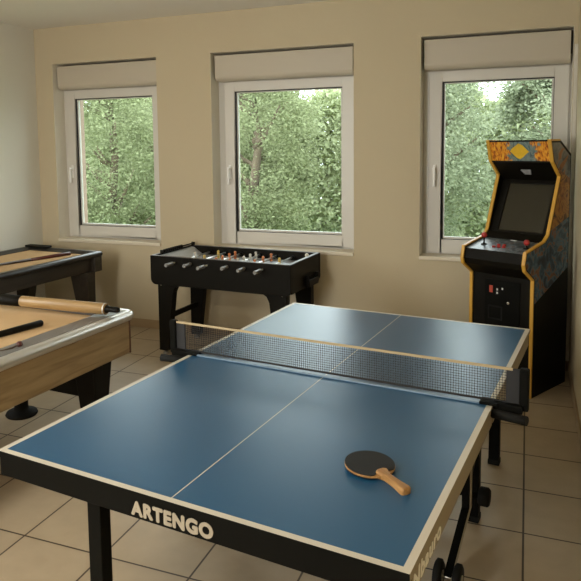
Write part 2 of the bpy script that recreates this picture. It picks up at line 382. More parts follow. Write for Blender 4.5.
# two more windows of the same make, out of view; front one added for the fill
make_window('window_4', (1.45, 2.65, .95, 2.55), False, Matrix(((0, -1, 0, XL + 5.55), (1, 0, 0, 0), (0, 0, 1, 0), (0, 0, 0, 1))))
make_window('added_window_5', (1.82, 3.02, .95, 2.55), False, Matrix(((-1, 0, 0, 0), (0, -1, 0, YF + 5.55), (0, 0, 1, 0), (0, 0, 0, 1))))

# ------------------------------------------------------------------ table tennis table
TW, TL = 1.4418, 2.355
tyaw = -.1173
ta = Vector((math.cos(tyaw), math.sin(tyaw), 0)); tb = Vector((-math.sin(tyaw), math.cos(tyaw), 0))
to = Vector((-1.6727, 1.7005, 0)); tc_ = to + ta * TW / 2 + tb * TL / 2
tt = empty('table_tennis_table', tc_, tyaw, 'blue table tennis table with pale edge lines in the middle of the room', 'table tennis table')
def tl(x, y, z=0):
    d = Vector((x, y, 0)) - tc_; return Vector((d.dot(ta), d.dot(tb), z))
hw, hl = TW / 2, TL / 2
def top_half(v0, v1, near):
    m = MB(); z0, z1 = .738, .76; e = .022; cl = .0019
    # surface split into fields, lines painted in a material slot
    us = [-hw, -hw + e, -cl, cl, hw - e, hw]
    vs_ = [v0, v0 + e, v1] if near else [v0, v1 - e, v1]
    for i in range(5):
        for j in range(2):
            line = i in (0, 2, 4) or (j == 0 if near else j == 1)
            m.add([(us[i], vs_[j], z1), (us[i + 1], vs_[j], z1), (us[i + 1], vs_[j + 1], z1), (us[i], vs_[j + 1], z1)], [(0, 1, 2, 3)], 1 if line else 0)
    for q in ([(-hw, v0), (hw, v0)], [(hw, v0), (hw, v1)], [(hw, v1), (-hw, v1)], [(-hw, v1), (-hw, v0)]):
        (x0, y0), (x1, y1) = q
        side = abs(x0 - x1) < 1e-6
        m.add([(x0, y0, z0), (x1, y1, z0), (x1, y1, z1), (x0, y0, z1)], [(0, 1, 2, 3)], 3 if side else 2)
    m.add([(-hw, v0, z0), (hw, v0, z0), (hw, v1, z0), (-hw, v1, z0)], [(0, 3, 2, 1)], 2)
    return m.build('tabletop', ['tblue', 'tline', 'blackmetal', 'tside'], tt)
top_half(-hl, -.006, True); top_half(.006, hl, False)
ab = .672
MB().box(-hw + .004, hw - .004, -hl + .004, -hl + .034, ab, .738).build('end_apron', 'blackmetal', tt, .003)
MB().box(-hw + .004, hw - .004, hl - .034, hl - .004, ab, .738).build('end_apron', 'blackmetal', tt, .003)
for s in (-1, 1):
    x0, x1 = sorted((s * (hw - .003), s * (hw - .033)))
    MB().box(x0, x1, -hl + .034, -.01, ab + .002, .738).build('side_apron', 'tside', tt, .003)
    MB().box(x0, x1, .01, hl - .034, ab + .002, .738).build('side_apron', 'tside', tt, .003)
# writing
text_obj('brand_lettering', 'ARTENGO', .0585, 'letter', tt, Matrix.Translation((-hw + .585, -hl + .0035, .685)) @ Matrix.Rotation(math.pi / 2, 4, 'X'), .0033, .001, 0, .98)
text_obj('side_lettering', 'Nbauro', .064, 'sideletter', tt, Matrix.Translation((hw - .0025, -hl + .035, .684)) @ Matrix.Rotation(math.pi / 2, 4, 'Z') @ Matrix.Rotation(math.pi / 2, 4, 'X'), .0013, .001, .1, 1.3)
# legs
def leg(u, v, w=.066, d=.066, top=.738):
    m = MB(); m.box(u - w / 2, u + w / 2, v - d / 2, v + d / 2, .012, top)
    o = m.build('leg', 'blackmetal', tt, .004)
    MB().box(u - w / 2 - .003, u + w / 2 + .003, v - d / 2 - .003, v + d / 2 + .003, 0, .03).build('foot_cap', 'rubber', o, .004)
    return o
leg(-hw + .388, -hl + .07, .056, .05)
p = tl(-.205, 3.17); leg(p.x, p.y, .06, .06)
p = tl(-.135, 3.79); leg(p.x, p.y, .055, .055)
leg(-hw + .14, .40, .055, .055); leg(-hw + .14, 1.0, .055, .055)
# cross axle with round end knobs at the middle leg
p = tl(-.205, 3.15)
MB().tube((-hw + .10, p.y, .135), (hw - .10, p.y, .135), .018, n=14).build('cross_axle', 'blackmetal', tt)
for s in (-1, 1):
    MB().lathe([(.036, 0), (.044, .008), (.044, .042), (.036, .05)], (p.x * s + (.028 if s > 0 else -.028), p.y, .135), (s, 0, 0), 20).build('axle_knob', 'rubber', tt)
# folding struts that swing down to twin castors
for s in (-1, 1):
    q0 = tl(-.218, 2.93); q1 = tl(-.258, 2.60)
    def mir(pt): return (abs(pt.x) * s, pt.y)
    x0, y0 = mir(q0); x1, y1 = mir(q1)
    m = MB(); w = .016
    for (zz0, yy0, xx0, zz1, yy1, xx1) in ((.738, y0, x0, .19, y0, x0), (.19, y0, x0, .07, y1, x1)):
        m.hexa([(xx0 - w, yy0 - .018, zz0), (xx0 + w, yy0 - .018, zz0), (xx0 + w, yy0 + .018, zz0), (xx0 - w, yy0 + .018, zz0)],
               [(xx1 - w, yy1 - .018, zz1), (xx1 + w, yy1 - .018, zz1), (xx1 + w, yy1 + .018, zz1), (xx1 - w, yy1 + .018, zz1)])
    st = m.build('folding_strut', 'blackmetal', tt, .003)
    m = MB()
    e = s * (w + .004)
    for (zz0, yy0, xx0, zz1, yy1, xx1) in ((.735, y0, x0, .19, y0, x0), (.19, y0, x0, .08, y1, x1)):
        m.hexa([(xx0 + e - .003, yy0 - .010, zz0), (xx0 + e + .003, yy0 - .010, zz0), (xx0 + e + .003, yy0 + .010, zz0), (xx0 + e - .003, yy0 + .010, zz0)],
               [(xx1 + e - .003, yy1 - .010, zz1), (xx1 + e + .003, yy1 - .010, zz1), (xx1 + e + .003, yy1 + .010, zz1), (xx1 + e - .003, yy1 + .010, zz1)])
    m.build('strut_edge_strip', 'tside', st)
    # brace from the bend up to the middle leg
    pm = mir(tl(-.205, 3.17))
    MB().tube((x0, y0, .26), (pm[0], pm[1], .30), .012, n=10).build('brace', 'blackmetal', tt)
    for k in (-1, 1):
        cx = x1 + k * .038
        wh = MB().lathe([(.018, 0), (.050, 0), (.060, .006), (.060, .024), (.050, .030), (.018, .030)], (cx - .015, y1, .060), (1, 0, 0), 28).build('castor_wheel', 'rubber', tt)
        MB().lathe([(.012, 0), (.022, 0), (.022, .034), (.012, .034)], (cx - .017, y1, .060), (1, 0, 0), 16).build('wheel_hub', 'greymetal', wh)
    MB().tube((x1 - .055, y1, .060), (x1 + .055, y1, .060), .009, n=10).build('wheel_axle', 'greymetal', tt)

# ------------------------------------------------------------------ net
nt_ = empty('table_tennis_net', tc_ + Vector((0, 0, .76)), tyaw, 'black mesh net with cream top tape clamped across the blue table', 'net')
nx = .85; nv = .012; zt = .152
m = MB(); st = .0105; n = int(2 * (nx - .015) / st)
for i in range(n + 1):
    x = -nx + .015 + i * st; m.box(x - .0008, x + .0008, nv - .0008, nv + .0008, .012, zt - .012)
k = 0
while .014 + k * st < zt - .014:
    z = .014 + k * st; m.box(-nx + .012, nx - .012, nv - .0007, nv + .0009, z - .0008, z + .0008); k += 1
m.build('net_mesh', 'net', nt_)
MB().box(-nx + .008, nx - .06, nv - .004, nv + .004, zt - .011, zt).build('top_tape', 'tape', nt_, .002)
MB().box(-nx + .05, nx - .05, nv - .003, nv + .003, .006, .014).build('bottom_cord', 'net', nt_)
MB().box(-hw + .01, hw - .05, nv - .040, nv - .022, .0, .008).build('edge_highlight', 'highlight_blue', nt_, .003)  # pale bar standing in for the highlight along the near half's edge
for s in (-1, 1):
    a, b = sorted((s * (nx - .035), s * nx))
    MB().box(a, b, nv - .016, nv + .016, -.012, zt + .004).build('net_post', 'blackmetal', nt_, .006)
    a, b = sorted((s * (nx - .085), s * (nx - .035)))
    MB().box(a, b, nv - .0035, nv + .0035, .0, zt - .002).build('end_pocket', 'net', nt_)
    MB().tube((s * (hw + .003), nv - .05, -.024), (s * (nx + .004), nv - .085, -.018), .018, n=18).build('clamp_screw', 'rubber', nt_)
    a, b = sorted((s * (hw - .05), s * (hw + .02)))
    mm = MB().box(a, b, nv - .042, nv + .018, .0, .012)
    a, b = sorted((s * (hw + .002), s * (nx - .02)))
    mm.box(a, b, nv - .03, nv + .015, -.02, .012)
    mm.build('net_clamp', 'blackmetal', nt_, .003)

# ------------------------------------------------------------------ paddle
ang = R_(-41)
pd = empty('table_tennis_paddle', (-.446, 2.016, .76), ang, 'table tennis paddle with black rubber face and wooden handle lying on the blue table', 'paddle')
def blade_poly(r, n=44):
    pts = []
    for i in range(n):
        t = 2 * math.pi * i / n; x = r * math.cos(t) * 1.0; y = r * math.sin(t) * .97
        pts.append((x, y))
    return pts
th = R_(0)
def lift(o): o.rotation_euler = (0, R_(1.5), 0); o.location = (0, 0, .006); return o
lift(MB().prism(blade_poly(.0815), .0042, .0105, 'z').build('blade', 'pwood', pd, .0008))
def rubber_poly():
    out = []
    for x, y in blade_poly(.0805):
        out.append((min(x, .060 + .018 * (abs(y) / .05) ** 2 if abs(y) < .05 else x), y))
    return out
lift(MB().prism(rubber_poly(), .0105, .0135, 'z').build('front_rubber', 'prubber', pd))
lift(MB().prism(rubber_poly(), .0012, .0042, 'z').build('back_rubber', 'prubber', pd))
hpoly = [(.050, -.010), (.060, -.024), (.072, -.019), (.088, -.0125), (.115, -.0118), (.145, -.014), (.168, -.0175), (.178, -.0180), (.183, -.013), (.185, 0)]
hpoly = hpoly + [(x, -y) for x, y in hpoly[-2::-1]]
h = MB().prism(hpoly, -.0045, .0195, 'z').build('handle', 'pwood', pd, .006, 3); lift(h)

# ------------------------------------------------------------------ pool tables
def rail_ring(mb, x0, x1, y0, y1, w, z0, z1, r_out, mi=0, nr=6):
    """rounded-corner frame, width w, between heights z0,z1; outer face rolled"""
    def loop(x0, x1, y0, y1, r, z):
        pts = []
        for cx, cy, a0 in ((x1 - r, y1 - r, 0), (x0 + r, y1 - r, 90), (x0 + r, y0 + r, 180), (x1 - r, y0 + r, 270)):
            for k in range(nr + 1):
                t = R_(a0 + 90 * k / nr); pts.append((cx + r * math.cos(t), cy + r * math.sin(t), z))
        return pts
    h = z1 - z0
    prof = [(w, z0), (.012, z0), (.003, z0 + .25 * h), (0, z0 + .5 * h), (.004, z0 + .8 * h), (.018, z1), (w, z1 - .004)]
    loops = []
    for d, z in prof: loops.append(loop(x0 + d, x1 - d, y0 + d, y1 - d, max(r_out - d, .002), z))
    n = len(loops[0]); vs = [p for l in loops for p in l]; fs = []
    for j in range(len(loops)):
        j2 = (j + 1) % len(loops)
        fs += [(j * n + i, j * n + (i + 1) % n, j2 * n + (i + 1) % n, j2 * n + i) for i in range(n)]
    mb.add(vs, fs, mi, True); return mb

# oak table: local origin at its far right corner on the floor; x to the right, y away
p1 = empty('pool_table', (-2.235, 3.481, 0), R_(-4.3), 'oak sided pool table with tan cloth and silver rounded rail at the left edge', 'pool table')
PW, PL, zt1 = 1.32, 2.35, .78
rail_ring(MB(), -PW, 0, -PL, 0, .066, .725, zt1, .06).build('rail', 'silver', p1)
m = MB()
for x0, x1, y0, y1 in ((-PW + .06, -PW + .21, -PL + .06, -.06), (-.21, -.06, -PL + .06, -.06)):
    s0 = x0 < -PW / 2
    a = [(x0, .75), (x1, .75), (x1, .768 if s0 else .777), (x0, .777 if s0 else .768)] if False else None
    hi_in = .762
    prof = [(x0, .745), (x1, .745), (x1, hi_in if s0 else .778), (x0, .778 if s0 else hi_in)]
    m.prism(prof, y0, y1, 'y')
for y0, y1 in ((-PL + .06, -PL + .21), (-.15, -.06)):
    s0 = y0 < -PL / 2
    prof = [(y0, .745), (y1, .745), (y1, .762 if s0 else .778), (y0, .778 if s0 else .762)]
    m.prism(prof, -PW + .21, -.21, 'x')
m.build('cushion', 'cushion', p1)
MB().box(-PW + .06, -.06, -PL + .06, -.06, .70, .752).build('playing_cloth', 'cloth', p1)
b0 = .508
MB().box(-PW + .03, -.03, -PL + .03, -.03, b0, .728).build('cabinet', 'oak', p1, .02, 4)
for x, y in ((-.029, -.045), (-PW + .029, -.045)):
    MB().box(x - .002, x + .002, y - .006, y + .006, b0 + .006, .722).build('corner_seam', 'oakdark', p1)
def pool_leg(x, y):
    m = MB()
    def q(w, z): return [(x - w, y - w, z), (x + w, y - w, z), (x + w, y + w, z), (x - w, y + w, z)]
    m.hexa(q(.055, .15), q(.082, b0))
    o = m.build('leg', 'black', p1, .006)
    MB().lathe([(.10, 0), (.105, .008), (.098, .022), (.05, .036), (.045, .06), (.045, .16)], (x, y, 0), n=28).build('levelling_foot', 'rubber', o)
for x in (-.16, -.885):
    for y in (-.245, -PL + .3): pool_leg(x, y) if x > -.5 else None
pool_leg(-PW + .43, -.13); pool_leg(-PW + .41, -PL + .3)
MB().box(-PW + .45, -.2, -.19, -.12, .235, b0).build('cross_beam', 'black', p1, .004)

# dark pool table by the left wall
p2 = empty('pool_table', (-3.655, 5.145, 0), R_(-5.0), 'dark stained pool table with tan cloth in the back left corner', 'pool table')
QW, QL, zt2 = .93, 2.05, .82
rail_ring(MB(), -QW, 0, -QL, 0, .075, .772, zt2, .012).build('rail', 'dcush', p2)
m = MB()
for s0, (x0, x1) in ((True, (-QW + .07, -QW + .11)), (False, (-.11, -.07))):
    m.prism([(x0, .78), (x1, .78), (x1, .80 if s0 else .817), (x0, .817 if s0 else .80)], -QL + .07, -.07, 'y')
for s0, (y0, y1) in ((True, (-QL + .07, -QL + .11)), (False, (-.11, -.07))):
    m.prism([(y0, .78), (y1, .78), (y1, .80 if s0 else .817), (y0, .817 if s0 else .80)], -QW + .11, -.11, 'x')
m.build('cushion', 'dcush', p2)
MB().box(-QW + .06, -.06, -QL + .06, -.06, .74, .796).build('playing_cloth', 'cloth', p2)
MB().box(-QW + .05, -.05, -QL + .05, -.05, .645, .774).build('cabinet', 'dwood', p2, .004)
for x in (-.045, -QW + .045):
    for y in (-.06, -QL + .06): MB().box(x - .035, x + .035, y - .05, y + .05, .638, .773).build('corner_block', 'dwood', p2, .004)
for x, s in ((-.012, -1), (-QW + .012, 1)):
    for y in (-.16, -QL + .16):
        m = MB()
        x0, x1 = sorted((x, x + s * .21)); xa, xb = sorted((x, x + s * .085))
        m.hexa([(xa, y - .04, .02), (xb, y - .04, .02), (xb, y + .04, .02), (xa, y + .04, .02)], [(x0, y - .055, .645), (x1, y - .055, .645), (x1, y + .055, .645), (x0, y + .055, .645)])
        o = m.build('leg', 'dwood', p2, .004)
        MB().lathe([(.03, 0), (.03, .012), (.012, .016), (.012, .03)], ((xa + xb) / 2, y, 0), n=16).build('levelling_foot', 'rubber', o)
MB().box(-QW + .02, -QW + .30, -.085, -.005, .818, .838).build('corner_casting', 'black', p2, .006)

# things on the pool tables
def cue(name, tip_a, tip_b, rb, rs, split, mats, label, cat='cue'):
    a = Vector(tip_a); b = Vector(tip_b); L = (b - a).length
    rz = math.atan2((b - a).y, (b - a).x)
    o = empty(name, a, rz, label, cat)
    pitch = math.atan2(b.z - a.z, L)
    def P(d): return (d, 0, d * math.tan(pitch))
    MB().lathe([(rb * .7, 0), (rb, .008), (rb * 1.0, split * .3), (rb * .8, split)], (0, 0, 0), (1, 0, math.tan(pitch)), 16).build('butt', mats[0], o)
    MB().lathe([(rb * .78, split), (rs, L)], (0, 0, 0), (1, 0, math.tan(pitch)), 14).build('shaft', mats[1], o)
    return o
cue('pool_cue', (-2.618, 3.06, .771), (-2.93, 1.86, .760), .019, .008, .52, ('black', 'black'), 'black cue butt lying on the tan cloth of the oak pool table')
cue('pool_cue', (-3.905, 4.985, .812), (-4.35, 3.70, .803), .016, .006, .40, ('cuered', 'cuewood'), 'dark red cue lying on the cloth of the dark pool table')
bs = empty('rest_stick', (-2.412, 2.655, .78), 0, 'thin dark stick with a small red tip at the silver rail of the oak table', 'stick')
pts = [(0, -.01, .004), (-.012, -.05, -.004), (-.04, -.085, -.011), (-.075, -.12, -.016), (-.14, -.20, -.021), (-.3, -.42, -.0225)]
MB().path(pts, [.0045] * 6, 10).build('stick', 'cuewood', bs)
MB().lathe([(.007, 0), (.015, .003), (.017, .014), (.013, .026), (.005, .03)], (-.012, -.02, -.001), (.35, 1, .25), 16).build('tip', 'cuered', bs)

rr = empty('wooden_roller', (-3.285, 3.302, .780 + .036), R_(.3), 'thick pale wooden roller with black ends lying along the far rail of the oak table', 'roller')
MB().lathe([(.034, 0), (.035, .003), (.035, .637), (.0345, .640)], (.305, 0, 0), (1, 0, 0), 28).build('barrel', 'rollwood', rr)
MB().lathe([(.036, 0), (.036, .010)], (.932, 0, 0), (1, 0, 0), 28).build('end_ring', 'silver', rr)
MB().lathe([(.012, -.05), (.030, -.045), (.034, .02), (.036, .15), (.034, .305)], (0, 0, 0), (1, 0, 0), 24).build('end_grip', 'black', rr)
MB().lathe([(.024, .942), (.024, .95), (.018, .965), (.017, 1.02), (.012, 1.035)], (0, 0, 0), (1, 0, 0), 20).build('end_grip', 'black', rr)

# ------------------------------------------------------------------ foosball table
fz = empty('foosball_table', (-2.293, 5.12, 0), R_(-4), 'black foosball table standing below the middle window', 'foosball table')
FW, FD, FT = 1.30, .65, .862
hx, hy = FW / 2, FD / 2
z_b = .615; rc = .05
# long sides with rounded lower corners
def long_side(y0, y1):
    pts = [(hx, FT), (-hx, FT), (-hx, z_b + rc)]
    pts += [(-hx + rc - rc * math.cos(t), z_b + rc - rc * math.sin(t)) for t in [math.pi / 2 * k / 6 for k in range(1, 7)]]
    pts += [(hx - rc + rc * math.sin(t), z_b + rc - rc * math.cos(t)) for t in [math.pi / 2 * k / 6 for k in range(0, 7)]]
    return MB().prism(pts, y0, y1, 'y')
long_side(-hy, -hy + .03).build('side_panel', 'black', fz, .004)
long_side(hy - .03, hy).build('side_panel', 'black', fz, .004)
for s in (-1, 1):
    a, b = sorted((s * (hx - .001), s * (hx - .03)))
    MB().box(a, b, -hy + .03, hy - .03, z_b + .012, FT).build('end_panel', 'black', fz, .003)
MB().box(-hx + .03, hx - .03, -hy + .03, hy - .03, z_b + .02, .640).build('cabinet_base', 'black', fz)
MB().box(-hx + .03, hx - .03, -hy + .03, hy - .03, .772, .784).build('playfield', 'field', fz)
for s in (-1, 1):   # raised pale end ramps
    a = s * (hx - .03); b = s * (hx - .155)
    MB().prism([(a, .784), (a, .850), (s * (hx - .06), .848), (b, .784)], -hy + .03, hy - .03, 'y').build('end_ramp', 'field', fz)
m = MB(); 
for y in (-hy + .006, hy - .030): m.box(-hx + .01, hx - .01, y, y + .024, FT, FT + .003)
for x in (-hx + .006, hx - .030): m.box(x, x + .024, -hy + .030, hy - .030, FT, FT + .003)
m.build('top_edge_trim', 'cushion', fz)
rxs = [-.40, -.245, -.085, .10, .26, .415]
figs = {0: ([0], 'man2'), 1: ([-.12, .12], 'man3'), 2: ([-.17, -.06, .06, .17], 'man1'), 3: ([-.17, -.06, .06, .17], 'man2'), 4: ([-.16, 0, .16], 'man1'), 5: ([0], 'man3')}
for i, x in enumerate(rxs):
    push = [0, .03, -.02, .04, .01, -.01][i]
    rz_ = .816
    rod = MB().tube((x, -hy - .10 + push, rz_), (x, hy + .02 + push, rz_), .0075, n=12).build('rod', 'rod', fz)
    MB().lathe([(.013, 0), (.0155, .006), (.014, .05), (.0155, .10), (.011, .112)], (x, -hy - .14 + push, rz_), (0, 1, 0), 16).build('handle', 'grip', rod)
    for s in (-1, 1): MB().tube((x, s * (hy - .004), rz_), (x, s * hy + .008 * s, rz_), .016, n=14).build('bearing', 'rubber', rod)
    for s in (-1, 1):
        MB().tube((x, s * (hy - .075) + push * .5, rz_), (x, s * (hy - .045) + push * .5, rz_), .014, n=14).build('bumper', 'rubber', rod)
    ys, mm = figs[i]
    for y in ys:
        f = MB(); yy = y + push * .6
        f.box(x - .008, x + .008, yy - .011, yy + .011, rz_ - .024, rz_ + .020)
        f.ball((x, yy, rz_ + .031), .012); f.box(x - .011, x + .011, yy - .009, yy + .009, rz_ - .028, rz_ - .020)
        f.build('figure', mm, rod, .003)
sc = MB().tube((-hx + .045, -hy + .12, FT + .020), (-hx + .045, hy - .02, FT + .020), .006, n=10)
for k in range(9): sc.lathe([(.010, 0), (.015, .006), (.015, .020), (.010, .026)], (-hx + .045, -hy + .14 + k * .034, FT + .020), (0, 1, 0), 12)
for y in (-hy + .115, hy - .025): sc.box(-hx + .03, -hx + .06, y - .008, y + .008, FT + .002, FT + .032)
sc.build('score_counter', 'black', fz)
def foos_leg(s, y, front):
    m = MB(); y0, y1 = y - .035, y + .035
    xo = s * (hx - .05); top_in = s * (hx - .245); bot_in = s * (hx - .135)
    pts = [(xo, .70), (xo, .035), (bot_in, .035), (s * (hx - .20), z_b - .07), (s * (hx - .222), z_b - .025), (top_in - s * .025, z_b + .005), (top_in - s * .03, .70)]
    m.prism(pts, y0, y1, 'y'); o = m.build('leg', 'black', fz, .003)
    MB().lathe([(.026, 0), (.030, .004), (.026, .014), (.010, .018), (.010, .04)], ((xo + bot_in) / 2, y, 0), n=18).build('levelling_foot', 'greymetal', o)
    if front:
        MB().lathe([(.008, 0), (.006, .004)], (s * (hx - .085), y0 - .0005, z_b - .005), (0, -1, 0), 12).build('bolt_head', 'chrome', o)
for s in (-1, 1):
    foos_leg(s, -hy + .066, True); foos_leg(s, hy - .066, False)
    MB().box(*sorted((s * (hx - .10), s * (hx - .125))), -hy + .10, hy - .10, .30, .345).build('leg_stretcher', 'black', fz, .003)
# ball return and goal box on the right end
g = MB(); g.box(hx, hx + .035, -.02, .19, .632, .655); g.box(hx + .027, hx + .035, -.02, .19, .655, .69); g.box(hx, hx + .035, -.02, -.012, .655, .725); g.box(hx, hx + .035, .182, .19, .655, .725)
g.build('ball_return_cup', 'black', fz, .003)
MB().box(hx - .0005, hx + .003, -.005, .175, .70, .735).build('ball_slot', 'rubber', fz)
fb = tag(MB().ball((0, 0, 0), .017).build('foosball', 'man2', None, loc=fz.matrix_basis @ Vector((hx - .046, .13, .850 + .0172))), 'small white ball resting at the right end of the foosball table', 'ball')

# ------------------------------------------------------------------ arcade cabinet
A_ = R_(28)
ar = empty('arcade_machine', (.058, 4.85, 0), -A_, 'black arcade machine with yellow edging and an orange marquee in the right corner', 'arcade machine')
# local: x from left (-w) to right (0), y depth, origin at the front right corner
AW, AD = .488, .505
PROF = [(0, 0), (0, .835), (-.112, .912), (-.127, .955), (-.108, 1.040), (.145, 1.090), (.200, 1.132), (.344, 1.536), (.236, 1.640), (.190, 1.795), (.33, 1.795), (AD, 1.690), (AD, 0)]
def zone(z):
    return
# side panels: black board with printed bands (the print is part of the panel's faces)
def side_panel(x0, x1, outside):
    m = MB(); m.prism(PROF, x0, x1, 'x', 0)
    return m.build('side_panel', ['black'], ar)
side_panel(-.018, 0, 1); side_panel(-AW, -AW + .018, -1)
def clip_poly(poly, f):      # keep f(p)>=0
    out = []
    for i in range(len(poly)):
        a, b = poly[i], poly[(i + 1) % len(poly)]; fa, fb_ = f(a), f(b)
        if fa >= 0: out.append(a)
        if fa * fb_ < 0:
            t = fa / (fa - fb_); out.append((a[0] + (b[0] - a[0]) * t, a[1] + (b[1] - a[1]) * t))
    return out
SPROF = [(.02, .3), (.02, .84), (-.094, .925), (-.107, .955), (-.092, 1.030), (.155, 1.078), (.217, 1.125), (.364, 1.54), (.254, 1.648), (.212, 1.775), (.325, 1.775), (AD - .015, 1.675), (AD - .015, .3)]
def band(name, material, f1, f2, xo):
    # cut the concave profile into convex strips along z and keep the strip between two sloped lines
    m = MB()
    zs = sorted({p[1] for p in SPROF})
    def xl(z):
        for (xa, za), (xb, zb) in zip(SPROF[:9], SPROF[1:10]):
            if min(za, zb) - 1e-9 <= z <= max(za, zb) + 1e-9 and abs(zb - za) > 1e-9: return xa + (xb - xa) * (z - za) / (zb - za)
        return .02
    def xr(z): return AD - .015 if z <= 1.675 else .325 + (AD - .34) * (1.775 - z) / .10
    for z0, z1 in zip(zs, zs[1:]):
        q = [(xl(z0 + 1e-6), z0), (xr(z0), z0), (xr(z1), z1), (xl(z1 - 1e-6), z1)]
        if q[0][0] > q[1][0]: continue
        q = clip_poly(q, f1)
        if len(q) > 2: q = clip_poly(q, f2)
        if len(q) > 2: m.prism(q, xo, xo + (.0012 if xo >= 0 else -.0012), 'x')
    return m.build(name, material, ar)
lineA = lambda p: p[1] - (1.60 - .45 * (p[0] - .3))      # grey above this
lineB = lambda p: p[1] - (1.09 + .30 * (p[0] - .0))      # orange above this
lineC = lambda p: p[1] - (.66 + .42 * (p[0] - .0))       # blue above this
allp = lambda p: 1
for xo in (0.0, -AW):
    band('side_art', 'artgrey', lineA, allp, xo)
    band('side_art', 'artorange', lineB, lambda p: -lineA(p), xo)
    band('side_art', 'artblue', lineC, lambda p: -lineB(p), xo)
# flame swoosh across the grey field
m = MB(); m.prism([(.30, 1.56), (.36, 1.58), (.43, 1.64), (.46, 1.69), (.41, 1.66), (.34, 1.62)], .0012, .0020, 'x'); m.build('flame_print', 'artflame', ar)
# yellow edge molding along the front of both side panels
for x0, x1 in ((-.021, .003), (-AW - .003, -AW + .021)):
    m = MB(); n = 11; e = .011
    pr = PROF[:11]
    out = []
    for i, p in enumerate(pr):
        a = Vector(pr[max(i - 1, 0)]); b = Vector(pr[min(i + 1, n - 1)]); c = Vector(p)
        d1 = (c - a).normalized() if i > 0 else (b - c).normalized(); d2 = (b - c).normalized() if i < n - 1 else d1
        t = (d1 + d2).normalized(); nn = Vector((-t.y, t.x)); k = 1 / max(nn.dot(Vector((-d1.y, d1.x))), .5)
        out.append((c + nn * e * .35 * k, c - nn * e * .8 * k))
    vs = []; fs = []
    for q0, q1 in out: vs += [(x0, q0.x, q0.y), (x1, q0.x, q0.y), (x1, q1.x, q1.y), (x0, q1.x, q1.y)]
    for i in range(n - 1):
        b = i * 4
        for k in range(4): fs.append((b + k, b + (k + 1) % 4, b + 4 + (k + 1) % 4, b + 4 + k))
    fs += [(0, 1, 2, 3), (4 * n - 4, 4 * n - 3, 4 * n - 2, 4 * n - 1)]
    m.add(vs, fs); m.build('edge_molding', 'mold', ar, .002)
x0, x1 = -AW + .018, -.018
MB().box(x0, x1, .012, .03, .02, .835).build('front_panel', 'black', ar)
MB().prism([(.012, .835), (-.098, .914), (-.112, .955), (-.096, 1.026), (-.06, 1.03), (.06, .83)], x0, x1, 'x').build('control_box', 'black', ar)
MB().prism([(-.096, 1.026), (.150, 1.076), (.150, 1.066), (-.096, 1.012)], x0, x1, 'x').build('control_panel', 'cpanel', ar)
MB().prism([(.150, 1.078), (.205, 1.12), (.215, 1.11), (.160, 1.066)], x0, x1, 'x').build('lower_bezel', 'black', ar)
# screen with bezel, tilted back
bz = MB()
def sp(t, off): # point on screen line: t 0..1 from bottom to top, off into the cabinet
    a = Vector((.225, 1.115)); b = Vector((.405, 1.50)); d = (b - a); nrm = Vector((d.y, -d.x)).normalized(); return a + d * t + nrm * off
def slab(mb, xa, xb, t0, t1, o0, o1):
    q = [sp(t0, o0), sp(t1, o0), sp(t1, o1), sp(t0, o1)]; return mb.prism([(p.x, p.y) for p in q], xa, xb, 'x')
slab(bz, x0, x0 + .06, 0, 1, 0, .02); slab(bz, x1 - .045, x1, 0, 1, 0, .02); slab(bz, x0 + .06, x1 - .045, 0, .05, 0, .02); slab(bz, x0 + .06, x1 - .045, .93, 1, 0, .02)
bz.build('screen_bezel', 'black', ar, .003)
slab(MB(), x0 + .06, x1 - .045, .05, .93, .012, .02).build('screen', 'screen', ar)
MB().prism([(.245, 1.635), (.405, 1.50), (.42, 1.52), (.26, 1.65)], x0, x1, 'x').build('speaker_panel', 'black', ar)
g = MB()
for k in range(4):
    t = .40 + k * .07; g.box(-AW / 2 - .03 + .004 * k, -AW / 2 + .045 - .004 * k, .245 + .16 * t - .006, .245 + .16 * t + .004, 1.635 - .135 * t - .010, 1.635 - .135 * t - .001)
g.build('speaker_grille', 'cushion', ar)
MB().prism([(.243, 1.640), (.200, 1.788), (.23, 1.79), (.27, 1.645)], x0, x1, 'x').build('marquee', 'marquee', ar)
# yellow rounded diamond emblem on the marquee
pts = []
cx_, cz_ = -AW / 2 + .0, 1.714
sh = [(-.088, 0), (-.07, .02), (-.03, .042), (.0, .060), (.035, .048), (.07, .016), (.092, -.002), (.06, -.022), (.03, -.044), (.0, -.060), (-.03, -.050), (-.065, -.02)]
def mq(z): return .243 + (.200 - .243) * (z - 1.640) / (1.788 - 1.640)
sh = [(u * .8, w * .95) for u, w in sh]
vs = [(cx_ + u, mq(cz_ + w) - .0025, cz_ + w) for u, w in sh] + [(cx_ + u, mq(cz_ + w) + .001, cz_ + w) for u, w in sh]; n = len(sh)
MB().add(vs, [tuple(range(n)), tuple(range(2 * n - 1, n - 1, -1))] + [(i, n + i, n + (i + 1) % n, (i + 1) % n) for i in range(n)]).build('emblem', 'logo', ar)
m = MB(); m.box(x0, x1, .195, .206, 1.783, 1.795); m.box(x0, x1, .236, .250, 1.634, 1.645); m.build('marquee_retainer', 'black', ar)
MB().prism([(.206, 1.783), (.33, 1.785), (AD - .01, 1.682), (AD - .01, .02), (AD - .025, .02), (AD - .025, 1.67), (.325, 1.77), (.206, 1.77)], x0, x1, 'x').build('back_panel', 'black', ar)
